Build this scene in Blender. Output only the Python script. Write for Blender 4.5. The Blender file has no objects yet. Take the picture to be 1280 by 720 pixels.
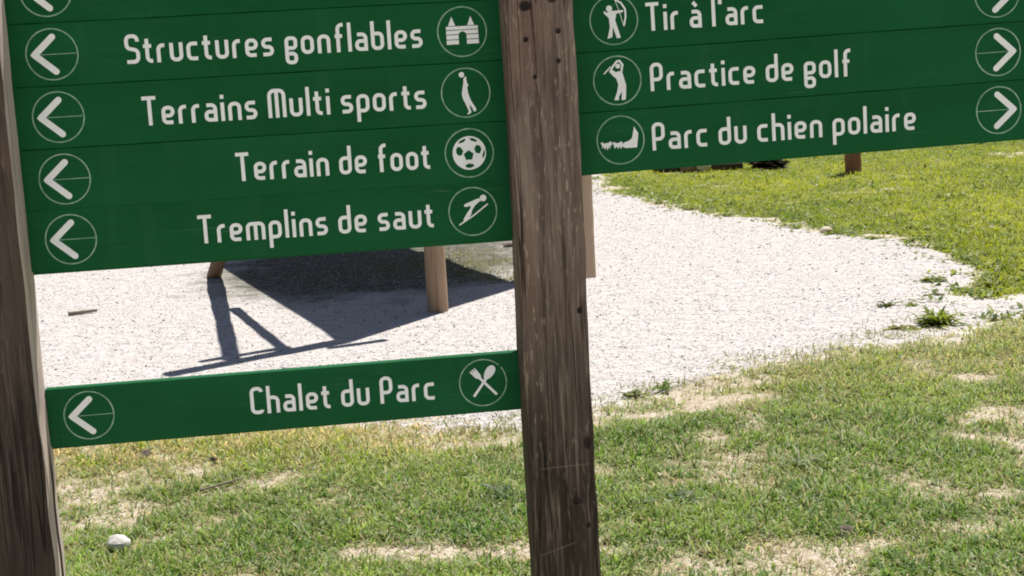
import bpy, bmesh, math, random
import numpy as np
from mathutils import Vector, Matrix
R = math.radians
scene = bpy.context.scene
COL = scene.collection
rng = np.random.default_rng(11)
random.seed(5)

# ------------------------------------------------------------------ camera
CAM_Z = 1.6
cam_d = bpy.data.cameras.new('camera'); cam = bpy.data.objects.new('camera', cam_d); COL.objects.link(cam)
cam_d.sensor_fit = 'HORIZONTAL'; cam_d.sensor_width = 36.0; cam_d.lens = 36.0 * 1900 / 1280
cam_d.clip_start = 0.05; cam_d.clip_end = 5000
_p, _r = R(9.19896), R(-3.21527)
_F = Vector((0, math.cos(_p), -math.sin(_p))); _R0 = Vector((1, 0, 0)); _U0 = _R0.cross(_F)
_X = _R0 * math.cos(_r) + _U0 * math.sin(_r); _U = -_R0 * math.sin(_r) + _U0 * math.cos(_r)
M = Matrix((( _X.x, _U.x, -_F.x, 0), (_X.y, _U.y, -_F.y, 0), (_X.z, _U.z, -_F.z, CAM_Z), (0, 0, 0, 1)))
cam.matrix_world = M
scene.camera = cam

# ------------------------------------------------------------------ world, sun, exposure
SUN_DIR = Vector((0.225, 0.367, 1.0)).normalized()
elev = math.asin(SUN_DIR.z); azim = math.atan2(SUN_DIR.x, SUN_DIR.y)
w = bpy.data.worlds.new('World'); scene.world = w; w.use_nodes = True
nt = w.node_tree; bg = nt.nodes['Background']
sky = nt.nodes.new('ShaderNodeTexSky'); sky.sky_type = 'NISHITA'; sky.sun_disc = False
sky.sun_elevation = elev; sky.sun_rotation = azim; sky.air_density = 1.0; sky.dust_density = 1.0
nt.links.new(sky.outputs[0], bg.inputs[0]); bg.inputs[1].default_value = 0.043
sl = bpy.data.lights.new('sun', 'SUN'); sl.energy = 5.0; sl.angle = R(0.53); sl.color = (1.0, 0.955, 0.89)
so = bpy.data.objects.new('sun', sl); COL.objects.link(so)
so.rotation_euler = SUN_DIR.to_track_quat('Z', 'Y').to_euler(); so.location = SUN_DIR * 50
scene.view_settings.view_transform = 'Standard'; scene.view_settings.look = 'None'
scene.view_settings.gamma = 1; scene.view_settings.use_curve_mapping = False
scene.view_settings.exposure = 0.64
scene.cycles.filter_width = 1.9

# ------------------------------------------------------------------ helpers
def tag(o, label=None, cat=None, group=None, kind=None):
    if label: o['label'] = label
    if cat: o['category'] = cat
    if group: o['group'] = group
    if kind: o['kind'] = kind
    return o
def link(name, me, mat=None, parent=None):
    o = bpy.data.objects.new(name, me); COL.objects.link(o)
    if mat is not None: me.materials.append(mat)
    if parent: o.parent = parent
    return o
def from_bm(name, bm, mat=None, parent=None, smooth=False):
    me = bpy.data.meshes.new(name); bmesh.ops.recalc_face_normals(bm, faces=bm.faces[:]); bm.to_mesh(me); bm.free()
    if smooth:
        for p in me.polygons: p.use_smooth = True
    return link(name, me, mat, parent)
def empty(name, loc, rz=0):
    o = bpy.data.objects.new(name, None); COL.objects.link(o); o.location = loc; o.rotation_euler.z = rz
    o.empty_display_size = .1
    return o
def np_mesh(name, verts, faces, mat, colors=None, smooth=False):
    """verts (n,3), faces list of equal-length index arrays [(m,k), ...]"""
    me = bpy.data.meshes.new(name)
    me.vertices.add(len(verts)); me.vertices.foreach_set('co', verts.astype(np.float32).ravel())
    loops = np.concatenate([f.ravel() for f in faces]).astype(np.int32)
    sizes = np.concatenate([np.full(len(f), f.shape[1]) for f in faces]).astype(np.int32)
    me.loops.add(len(loops)); me.loops.foreach_set('vertex_index', loops)
    me.polygons.add(len(sizes)); me.polygons.foreach_set('loop_start', np.concatenate([[0], np.cumsum(sizes)[:-1]]).astype(np.int32))
    try: me.polygons.foreach_set('loop_total', sizes)
    except Exception: pass
    if colors is not None:
        a = me.color_attributes.new('own_colour', 'FLOAT_COLOR', 'POINT')
        c = np.ones((len(verts), 4), np.float32); c[:, :3] = colors; a.data.foreach_set('color', c.ravel())
    me.update(calc_edges=True); me.validate()
    if smooth: me.polygons.foreach_set('use_smooth', np.ones(len(sizes), bool))
    return link(name, me, mat)

# ---- node material helper
class NM:
    def __init__(s, name):
        s.m = bpy.data.materials.new(name); s.m.use_nodes = True; s.t = s.m.node_tree; s.n = s.t.nodes
        s.b = s.n['Principled BSDF']; s.out = s.n['Material Output']
    def new(s, typ, **kw):
        n = s.n.new(typ)
        for k, v in kw.items(): setattr(n, k, v)
        return n
    def set(s, sock, v):
        if isinstance(v, bpy.types.NodeSocket): s.t.links.new(v, sock)
        else: sock.default_value = v
    def math(s, op, a, b=0.0, c=None, clamp=False):
        n = s.new('ShaderNodeMath', operation=op, use_clamp=clamp); s.set(n.inputs[0], a); s.set(n.inputs[1], b)
        if c is not None: s.set(n.inputs[2], c)
        return n.outputs[0]
    def mapr(s, v, a, b, c=0.0, d=1.0):
        n = s.new('ShaderNodeMapRange', clamp=True); s.set(n.inputs[0], v)
        for i, q in enumerate((a, b, c, d)): n.inputs[i + 1].default_value = q
        return n.outputs[0]
    def mix(s, f, a, b, blend='MIX'):
        n = s.new('ShaderNodeMix', data_type='RGBA', blend_type=blend)
        s.set(n.inputs[0], f); s.set(n.inputs[6], a if not isinstance(a, tuple) else (*a, 1)[:4]); s.set(n.inputs[7], b if not isinstance(b, tuple) else (*b, 1)[:4])
        return n.outputs[2]
    def coord(s, scale=(1, 1, 1), jitter=True):
        tc = s.new('ShaderNodeTexCoord'); mp = s.new('ShaderNodeMapping'); mp.inputs['Scale'].default_value = scale
        v = tc.outputs['Object']
        if jitter:
            oi = s.new('ShaderNodeObjectInfo'); mm = s.new('ShaderNodeVectorMath', operation='MULTIPLY_ADD')
            s.t.links.new(oi.outputs['Random'], mm.inputs[0]); mm.inputs[1].default_value = (3.1, 5.7, 9.3); s.t.links.new(v, mm.inputs[2]); v = mm.outputs[0]
        s.t.links.new(v, mp.inputs[0]); return mp.outputs[0]
    def noise(s, vec, scale, detail=3, rough=.55, dist=0.0):
        n = s.new('ShaderNodeTexNoise'); s.t.links.new(vec, n.inputs['Vector']); n.inputs['Scale'].default_value = scale
        n.inputs['Detail'].default_value = detail; n.inputs['Roughness'].default_value = rough; n.inputs['Distortion'].default_value = dist
        return n.outputs['Fac']
    def voro(s, vec, scale, out='Distance', feature='F1'):
        n = s.new('ShaderNodeTexVoronoi', feature=feature); s.t.links.new(vec, n.inputs['Vector']); n.inputs['Scale'].default_value = scale
        return n.outputs[out]
    def bump(s, h, dist, strength=1.0):
        n = s.new('ShaderNodeBump'); s.set(n.inputs['Height'], h); n.inputs['Distance'].default_value = dist; n.inputs['Strength'].default_value = strength
        s.t.links.new(n.outputs[0], s.b.inputs['Normal'])
    def done(s, color, rough=.7, spec=.3):
        s.set(s.b.inputs['Base Color'], color if not isinstance(color, tuple) else (*color, 1)[:4]); s.set(s.b.inputs['Roughness'], rough)
        s.b.inputs['Specular IOR Level'].default_value = spec
        return s.m

def mat_post(name, top, bottom, pale, knots=(), z0=.85, z1=1.3, scratches=(), side=None, crack=None):
    """weathered square timber, grain along z; the lower part is darker"""
    k = NM(name); raw = k.coord(jitter=False)
    g1 = k.coord((75, 75, 2.6)); g2 = k.coord((210, 210, 9)); g3 = k.coord((70, 70, 9))
    fine = k.noise(g1, 1, 5, .62, .6); fib = k.noise(g2, 1, 3, .6); blotch = k.noise(k.coord((9, 9, 3)), 1, 3)
    sep = k.new('ShaderNodeSeparateXYZ'); k.t.links.new(raw, sep.inputs[0])
    zz = k.math('ADD', sep.outputs[2], k.math('MULTIPLY', k.math('SUBTRACT', blotch, .5), .55))
    f = k.mapr(zz, z0, z1)
    col = k.mix(f, bottom, top)
    col = k.mix(k.mapr(fine, .38, .56, .85, 0), col, k.mix(f, tuple(c * .45 for c in bottom), tuple(c * .42 for c in top)))
    col = k.mix(k.mapr(fib, .5, .72, 0, .4), col, pale)
    col = k.mix(k.math('MULTIPLY', k.mapr(k.noise(k.coord((7, 7, 4)), 1, 3), .46, .62, 0, .5), 1.0), col, k.mix(f, (.05, .045, .03), (.17, .10, .075)))
    # pale flecks where the grey skin has flaked off
    fl = k.noise(k.coord((230, 230, 38)), 1, 2, .5); fm = k.noise(k.coord((14, 14, 3)), 1, 2)
    flk = k.math('MULTIPLY', k.mapr(fl, .60, .68), k.mapr(fm, .40, .60)); flk = k.math('MULTIPLY', flk, k.mapr(zz, z0 - .15, z1, .06, .95))
    col = k.mix(flk, col, pale)
    drk = k.noise(k.coord((95, 95, 6)), 1, 3, .6)
    col = k.mix(k.mapr(drk, .58, .68, 0, .65), col, k.mix(f, (.035, .028, .02), (.075, .055, .045)))
    ck = k.math('ABSOLUTE', k.math('SUBTRACT', k.noise(k.coord((34, 34, .9)), 1, 2, .5, .3), .5))
    ckm = k.math('MULTIPLY', k.mapr(ck, .004, .014, .9, 0), k.mapr(k.noise(k.coord((12, 12, 3.5)), 1, 2), .46, .56))
    col = k.mix(ckm, col, (.016, .012, .010))
    if side:  # right face coloured paler to stand in for sunlight on it
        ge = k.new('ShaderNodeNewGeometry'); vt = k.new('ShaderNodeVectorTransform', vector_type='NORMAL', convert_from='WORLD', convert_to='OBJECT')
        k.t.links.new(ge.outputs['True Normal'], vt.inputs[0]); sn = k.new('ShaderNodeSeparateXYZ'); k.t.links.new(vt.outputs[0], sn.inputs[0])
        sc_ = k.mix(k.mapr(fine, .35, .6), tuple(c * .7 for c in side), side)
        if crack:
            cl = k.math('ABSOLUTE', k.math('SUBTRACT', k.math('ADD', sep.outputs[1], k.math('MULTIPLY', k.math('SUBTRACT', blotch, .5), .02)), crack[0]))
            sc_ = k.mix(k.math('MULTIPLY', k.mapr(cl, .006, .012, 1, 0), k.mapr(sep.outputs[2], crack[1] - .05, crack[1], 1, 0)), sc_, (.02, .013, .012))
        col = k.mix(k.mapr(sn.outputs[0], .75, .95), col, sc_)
    hgt = k.math('SUBTRACT', k.math('ADD', k.math('MULTIPLY', fine, .8), k.math('MULTIPLY', fib, .3)), k.math('MULTIPLY', ckm, 1.2))
    for (kx, kz, rx, rz, a) in knots:
        dx = k.math('DIVIDE', k.math('SUBTRACT', sep.outputs[0], kx), rx); dz = k.math('DIVIDE', k.math('SUBTRACT', sep.outputs[2], kz), rz)
        d = k.math('SQRT', k.math('ADD', k.math('MULTIPLY', dx, dx), k.math('MULTIPLY', dz, dz)))
        d = k.math('ADD', d, k.math('MULTIPLY', k.math('SUBTRACT', fine, .5), .8))
        kk = k.mapr(d, .55, 1.15, a, 0); col = k.mix(kk, col, (.018, .013, .012)); hgt = k.math('SUBTRACT', hgt, k.math('MULTIPLY', kk, .8))
    for (zc, slope, x0, x1) in scratches:
        dl = k.math('ABSOLUTE', k.math('SUBTRACT', k.math('SUBTRACT', sep.outputs[2], zc), k.math('MULTIPLY', sep.outputs[0], slope)))
        mk = k.math('MULTIPLY', k.mapr(dl, .0004, .0019, .20, 0), k.math('MULTIPLY', k.mapr(sep.outputs[0], x0, x0 + .01), k.mapr(sep.outputs[0], x1 - .01, x1, 1, 0)))
        col = k.mix(mk, col, pale)
    k.bump(hgt, .007, 1.0)
    return k.done(col, .85, .15)

def mat_log(name, a, b, dark, crack=.5):
    k = NM(name); fine = k.noise(k.coord((30, 30, 1.2)), 1, 5, .6, .4); bl = k.noise(k.coord((5, 5, 2)), 1, 3)
    col = k.mix(k.mapr(bl, .35, .65), a, b); col = k.mix(k.mapr(fine, .3, .48, crack, 0), col, dark)
    k.bump(fine, .004, .8); return k.done(col, .75, .2)

def mat_green():
    k = NM('green_sign_paint')
    g = k.noise(k.coord((2.2, 40, 55)), 1, 4, .6); bl = k.noise(k.coord((4, 4, 9)), 1, 4, .6); dust = k.noise(k.coord((20, 20, 30)), 1, 5, .7)
    col = k.mix(k.mapr(bl, .3, .7), (.0030, .078, .021), (.006, .097, .031))
    col = k.mix(k.mapr(g, .35, .5, .3, 0), col, (.004, .060, .018))
    col = k.mix(k.mapr(dust, .56, .80, 0, .10), col, (.07, .14, .08))
    st = k.noise(k.coord((26, 26, 1.3)), 1, 4, .65); sc = k.noise(k.coord((7, 120, 260)), 1, 2, .5, 1.2)
    col = k.mix(k.mapr(st, .55, .75, 0, .22), col, (.035, .13, .06)); col = k.mix(k.mapr(sc, .70, .74, 0, .3), col, (.09, .19, .11))
    k.bump(g, .0012, .5)
    return k.done(col, k.mapr(dust, .3, .7, .55, .7), .12)

def mat_white():
    k = NM('white_sign_paint'); n = k.noise(k.coord((60, 60, 60)), 1, 4)
    return k.done(k.mix(k.mapr(n, .35, .7), (.86, .87, .85), (.79, .81, .78)), .55, .3)
def mat_ring():
    k = NM('ring_line_paint'); n = k.noise(k.coord((90, 90, 90)), 1, 3)
    return k.done(k.mix(k.mapr(n, .3, .65), (.34, .50, .36), (.16, .30, .19)), .6, .3)

def mat_gravel(name, tanmix=0.0):
    k = NM(name); v = k.coord((1, 1, 1), jitter=False)
    vc = k.new('ShaderNodeTexVoronoi'); k.t.links.new(v, vc.inputs['Vector']); vc.inputs['Scale'].default_value = 70
    sp = k.new('ShaderNodeSeparateColor'); k.t.links.new(vc.outputs['Color'], sp.inputs[0])
    big = k.noise(v, 1.1, 4, .6); med = k.noise(v, 9, 4, .65)
    col = k.mix(sp.outputs[0], (.41, .382, .367), (.51, .484, .469))
    col = k.mix(k.mapr(sp.outputs[1], .84, .96, 0, .6), col, (.27, .25, .24))
    col = k.mix(k.mapr(big, .52, .72, 0, .4), col, (.50, .44, .39))
    col = k.mix(k.mapr(med, .48, .70, 0, .5), col, (.34, .32, .31))
    if not tanmix:   # mossy earth under the shelter, kept dark to paint in the roof's shade
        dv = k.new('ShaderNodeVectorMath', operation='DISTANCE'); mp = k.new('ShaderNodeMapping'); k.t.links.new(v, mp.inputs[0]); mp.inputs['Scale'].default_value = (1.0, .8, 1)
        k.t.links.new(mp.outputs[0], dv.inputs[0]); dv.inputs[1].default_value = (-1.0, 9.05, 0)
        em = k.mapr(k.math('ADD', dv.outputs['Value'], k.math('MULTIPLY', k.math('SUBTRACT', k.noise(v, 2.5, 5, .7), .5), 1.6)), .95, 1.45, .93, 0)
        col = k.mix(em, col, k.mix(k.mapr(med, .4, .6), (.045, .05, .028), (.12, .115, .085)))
    if tanmix: col = k.mix(tanmix, col, (.70, .66, .60))  # paler mix for the added path, so it bounces more light
    dim = k.noise(k.coord((7, 11, 7), jitter=False), 1, 3, .55)
    k.bump(k.math('ADD', k.math('ADD', k.math('MULTIPLY', vc.outputs['Distance'], -.10), k.math('MULTIPLY', med, .10)), dim), .055, .8)
    return k.done(col, .9, .1)

def mat_ground():
    k = NM('soil_and_turf'); v = k.coord((1, 1, 1), jitter=False)
    b = k.noise(v, 34, 5, .7); c = k.noise(v, 140, 3, .6); s = k.noise(k.coord((60, 190, 60), False), 1, 3, .6)
    tan = k.mix(k.mapr(b, .35, .66), (.43, .36, .28), (.60, .53, .44))
    tan = k.mix(k.mapr(s, .52, .7, 0, .6), tan, (.66, .60, .50))
    tan = k.mix(k.mapr(c, .28, .45, .5, 0), tan, (.17, .14, .09))
    turf = k.mix(k.mapr(b, .35, .65), (.12, .15, .035), (.29, .28, .11))
    turf = k.mix(k.mapr(c, .30, .46, .6, 0), turf, (.05, .055, .02))
    turf = k.mix(k.mapr(k.noise(v, .7, 5, .65), .35, .65, 0, .7), turf, (.10, .15, .03))
    at = k.new('ShaderNodeAttribute', attribute_name='own_colour'); sp = k.new('ShaderNodeSeparateColor'); k.t.links.new(at.outputs['Color'], sp.inputs[0])
    # red channel: how much turf grows here; green channel: gravel trodden into the soil
    col = k.mix(k.mapr(k.math('ADD', sp.outputs[0], k.math('MULTIPLY', k.math('SUBTRACT', b, .5), .7)), .25, .75), tan, turf)
    col = k.mix(k.mapr(k.math('ADD', sp.outputs[1], k.math('MULTIPLY', k.math('SUBTRACT', c, .5), .9)), .35, .75), col, (.60, .56, .51))
    k.bump(k.math('ADD', b, k.math('MULTIPLY', c, .5)), .02, .8)
    return k.done(col, .95, .05)

def mat_leaf(name, gloss=.45, trans=.38):
    k = NM(name); at = k.new('ShaderNodeAttribute', attribute_name='own_colour')
    k.done(at.outputs['Color'], gloss + .12, .22)
    tr = k.new('ShaderNodeBsdfTranslucent'); hs = k.new('ShaderNodeHueSaturation'); hs.inputs['Saturation'].default_value = 1.12; hs.inputs['Value'].default_value = 1.25
    k.t.links.new(at.outputs['Color'], hs.inputs['Color']); k.t.links.new(hs.outputs[0], tr.inputs['Color'])
    mx = k.new('ShaderNodeMixShader'); mx.inputs[0].default_value = trans
    k.t.links.new(k.b.outputs[0], mx.inputs[1]); k.t.links.new(tr.outputs[0], mx.inputs[2]); k.t.links.new(mx.outputs[0], k.out.inputs['Surface'])
    return k.m
def mat_stone(name, a, b):
    k = NM(name); n = k.noise(k.coord((30, 30, 30)), 1, 5, .7); k.bump(n, .01, .6)
    return k.done(k.mix(k.mapr(n, .35, .65), a, b), .9, .1)
def mat_pebbles():
    k = NM('gravel_stone_grey'); at = k.new('ShaderNodeAttribute', attribute_name='own_colour')
    return k.done(at.outputs['Color'], .9, .1)

# ------------------------------------------------------------------ the ground
GRAVEL = [(1.75,18.62),(1.63,18.22),(1.1,17.95),(1.03,15.8),(1.31,15.0),(1.62,13.65),(2.16,12.72),(2.36,11.85),(2.57,11.45),(2.85,11.1),
          (2.98,10.4),(2.93,9.7),(2.82,9.25),(2.6,8.9),(2.52,8.6),(2.78,8.47),(3.3,8.6),(3.9,8.62),(3.9,8.35),(3.1,8.15),(2.62,7.95),(2.36,7.72),
          (2.05,7.5),(1.62,7.34),(1.2,7.15),(.87,6.92),(.62,6.66),(.39,6.5),(.22,6.38),(0,6.14),(-.3,6.2),(-.55,6.42),(-.95,6.62),
          (-2,6.66),(-3.4,6.9),(-5,8),(-5.5,14),(-3,20.3),(1.2,20.8)]
GP = np.array(GRAVEL)
def inside(P, poly):
    x, y = P[:, 0], P[:, 1]; r = np.zeros(len(P), bool); n = len(poly)
    for i in range(n):
        x0, y0 = poly[i]; x1, y1 = poly[i - 1]
        c = ((y0 > y) != (y1 > y)); xi = (x1 - x0) * (y - y0) / ((y1 - y0) if y1 != y0 else 1e-9) + x0
        r ^= c & (x < xi)
    return r
def pdist(P, poly):
    d = np.full(len(P), 1e9); n = len(poly)
    for i in range(n):
        a = poly[i - 1]; b = poly[i]; ab = b - a; t = np.clip(((P - a) @ ab) / (ab @ ab), 0, 1)
        d = np.minimum(d, np.hypot(*(P - (a + t[:, None] * ab)).T))
    return d
_ph = rng.uniform(0, 6.28, (40, 2)); 
def vnoise(P, scale, seed=0, octaves=3):
    """smooth value noise 0..1"""
    out = np.zeros(len(P)); amp = 1; tot = 0
    for o in range(octaves):
        q = P * scale * 2 ** o + seed * 17.31 + o * 5.7; i = np.floor(q).astype(np.int64); f = q - i; f = f * f * (3 - 2 * f)
        def h(a, b):
            v = np.sin((a * 127.1 + b * 311.7 + seed * 74.7)) * 43758.5453; return v - np.floor(v)
        n = (h(i[:, 0], i[:, 1]) * (1 - f[:, 0]) + h(i[:, 0] + 1, i[:, 1]) * f[:, 0]) * (1 - f[:, 1]) + (h(i[:, 0], i[:, 1] + 1) * (1 - f[:, 0]) + h(i[:, 0] + 1, i[:, 1] + 1) * f[:, 0]) * f[:, 1]
        out += amp * n; tot += amp; amp *= .5
    return out / tot
def sdist(P):
    d = pdist(P, GP); return np.where(inside(P, GP), -d, d)
def hgt(P, sd=None):
    if sd is None: sd = sdist(P)
    m = np.clip(sd / .5, 0, 1); m = m * m * (3 - 2 * m)
    far = np.clip((32 - np.hypot(P[:, 0], P[:, 1] - 8)) / 6, 0, 1)
    return (m * (.002 + .040 * (vnoise(P, 1.3, 3) - .35) + .016 * (vnoise(P, 6, 4) - .5))) * far
def axis(lo, hi, step, out):
    a = list(np.arange(lo, hi + 1e-6, step)); s = step; x = a[-1]; r = []
    while x < out: s *= 1.5; x += s; r.append(x)
    s = step; x = a[0]; l = []
    while x > -out: s *= 1.5; x -= s; l.append(x)
    return np.array(l[::-1] + a + r)
ax, ay = axis(-4, 7.5, .08, 1800), axis(2.4, 21, .08, 1800)
gx, gy = np.meshgrid(ax, ay); GPt = np.stack([gx.ravel(), gy.ravel()], 1)
gz = hgt(GPt)
idx = np.arange(len(GPt)).reshape(gx.shape)
quads = np.stack([idx[:-1, :-1], idx[:-1, 1:], idx[1:, 1:], idx[1:, :-1]], -1).reshape(-1, 4)
# worn patches in the turf: x, y, radius x, radius y, strength
BARE = [(.55,5.27,.20,.085,.95),(-.33,4.66,.30,.13,1.0),(-.55,4.72,.16,.10,.8),(.0,4.66,.16,.12,.9),(1.0,4.48,.18,.075,.95),(.86,4.40,.14,.05,.8),
        (1.43,5.1,.12,.09,.85),(1.62,4.92,.09,.07,.9),(1.25,4.75,.10,.06,.6),(-1.12,5.42,.17,.10,.9),(-1.62,5.42,.12,.07,.85),(-1.62,5.0,.10,.05,.7),(.33,4.83,.10,.07,.8),
        (-.13,5.95,.32,.14,.9),(.5,6.25,.45,.17,.7),(.95,6.45,.28,.14,.8),(1.25,5.95,.16,.05,.6),(.62,5.75,.12,.06,.55),(2.2,6.6,.2,.06,.4),
        (1.15,5.3,.10,.05,.6),(-1.55,6.08,.14,.07,.8),(-.78,5.9,.10,.06,.6),(2.75,9.0,.35,.2,.6),(3.0,8.25,.5,.16,.8),(5.9,17.5,.45,.5,.8),(2.5,11.85,.16,.1,.7),(2.66,11.65,.2,.12,.6)]
def lawn_density(P, sd):
    n1 = vnoise(P, 1.7, 21); n2 = vnoise(P, 5.5, 22); near = P[:, 1] < 7.9
    d = np.where(near, np.clip((n1 * .5 + n2 * .5 - .40) * 4.2 + .58, .18, 1), np.clip((n1 * .4 + n2 * .6 - .25) * 4 + .5, .35, 1))
    for (x, y, rx, ry, s) in BARE:
        q = np.hypot((P[:, 0] - x) / rx, (P[:, 1] - y) / ry) + (n2 - .5) * 1.1
        d = d * (1 - s * .86 * np.clip((1.30 - q) / .9, 0, 1) ** 1.3)
    n3 = vnoise(P, 14, 23); e = np.clip((sd + (n2 - .5) * .5 + (n3 - .5) * .25) / .42, 0, 1)
    d = np.where(near, d * (.18 + .82 * e), d * np.clip((sd - .04 + (n2 - .5) * .45 + (n3 - .5) * .3) / .10 + .1, 0, 1))
    return np.clip(d, 0, 1)
_sd = sdist(GPt); _D = lawn_density(GPt, _sd)
_dust = np.exp(-np.maximum(_sd, 0) / .28) * (.35 + .9 * vnoise(GPt, 4, 51)); _dust[GPt[:, 1] > 9] *= .5
_gc = np.stack([_D, np.clip(_dust, 0, 1), np.zeros(len(_D))], 1)
ground = np_mesh('ground', np.column_stack([GPt, gz]), [quads], mat_ground(), _gc, smooth=True); tag(ground, kind='structure')

def fill_sheet(name, poly, z, mat, amp=.05):
    pts = []
    n = len(poly)
    for i in range(n):
        a, b = np.array(poly[i]), np.array(poly[(i + 1) % n]); L = np.hypot(*(b - a)); k = max(1, int(L / .06))
        for j in range(k): pts.append(a + (b - a) * j / k)
    pts = np.array(pts); c = pts.mean(0)
    d1 = (vnoise(pts, 3.0, 7) - .5) * 2 * amp * 2.0; d2 = (vnoise(pts, 3.0, 9) - .5) * 2 * amp * 2.0
    pts = pts + np.stack([d1, d2], 1)
    bm = bmesh.new(); vs = [bm.verts.new((p[0], p[1], z)) for p in pts]
    es = [bm.edges.new((vs[i], vs[(i + 1) % len(vs)])) for i in range(len(vs))]
    bmesh.ops.triangle_fill(bm, use_beauty=True, edges=es)
    for f in bm.faces:
        if f.normal.z < 0: f.normal_flip()
    bound = [v for v in bm.verts]
    bmesh.ops.inset_region(bm, faces=bm.faces[:], use_boundary=True, use_even_offset=False, thickness=.035)
    for v in bound: v.co.z = z - .012
    me = bpy.data.meshes.new(name); bm.to_mesh(me); bm.free()
    return tag(link(name, me, mat), kind='structure')
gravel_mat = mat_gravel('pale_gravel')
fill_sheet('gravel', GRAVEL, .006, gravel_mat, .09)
# unseen pale path, added to bounce light onto the shaded sign face
fill_sheet('path', [(-14, -6), (14, -6), (14, 2.0), (4, 2.1), (-4, 2.1), (-14, 2.0)], .045, mat_gravel('bounce_gravel', .7), .08)

# loose stones on the gravel: uncountable, one object
def stones():
    n = 120000
    y = 6.0 + (19 - 6.0) * rng.random(n) ** 1.5; x = rng.uniform(-1.0, 1.0, n) * (y * .36 + .3) + .02 * y
    P = np.stack([x, y], 1); sd = sdist(P)
    wob = (vnoise(P, 4, 12) - .5) * .3
    pr = np.where(sd + wob < 0, 1.0, np.exp(-np.maximum(sd + wob, 0) / .07) * .5)
    pr = np.where(sd > .9, 0, pr); keep = rng.random(n) < pr
    hid = (P[:, 1] > 12.3) & (P[:, 0] < .6)
    keep &= ~hid
    P = P[keep]; sd = sd[keep]; n = len(P)
    z = np.where(sd > 0, hgt(P, sd), .006)
    s = .0022 + .0036 * rng.random(n) ** 3 + P[:, 1] * .00010
    dk = rng.random(n) < .05; s[dk] *= 1.6
    base = np.array([[1, 0, 0], [0, 1, 0], [-1, 0, 0], [0, -1, 0], [0, 0, 1], [0, 0, -1]], float)
    V = base[None] * (s[:, None, None] * rng.uniform(.6, 1.35, (n, 6, 1)))
    V[:, :, 2] *= .55; V += rng.normal(0, .16, (n, 6, 3)) * s[:, None, None]
    a = rng.uniform(0, 6.28, n); ca, sa = np.cos(a)[:, None], np.sin(a)[:, None]
    V = np.stack([V[:, :, 0] * ca - V[:, :, 1] * sa, V[:, :, 0] * sa + V[:, :, 1] * ca, V[:, :, 2]], -1)
    V += np.column_stack([P, z + s * .15])[:, None, :]
    F = np.array([[0, 1, 4], [1, 2, 4], [2, 3, 4], [3, 0, 4], [1, 0, 5], [2, 1, 5], [3, 2, 5], [0, 3, 5]])
    Fs = (F[None] + (np.arange(n) * 6)[:, None, None]).reshape(-1, 3)
    g = rng.uniform(.40, .56, n); g[dk] *= .5
    c = np.stack([g * 1.0, g * .965, g * rng.uniform(.90, .97, n)], 1)
    o = np_mesh('gravel_stones', V.reshape(-1, 3), [Fs], mat_pebbles(), np.repeat(c, 6, 0))
    tag(o, 'loose pale grey gravel stones strewn over the gravelled area', 'gravel', kind='stuff')
stones()

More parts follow.
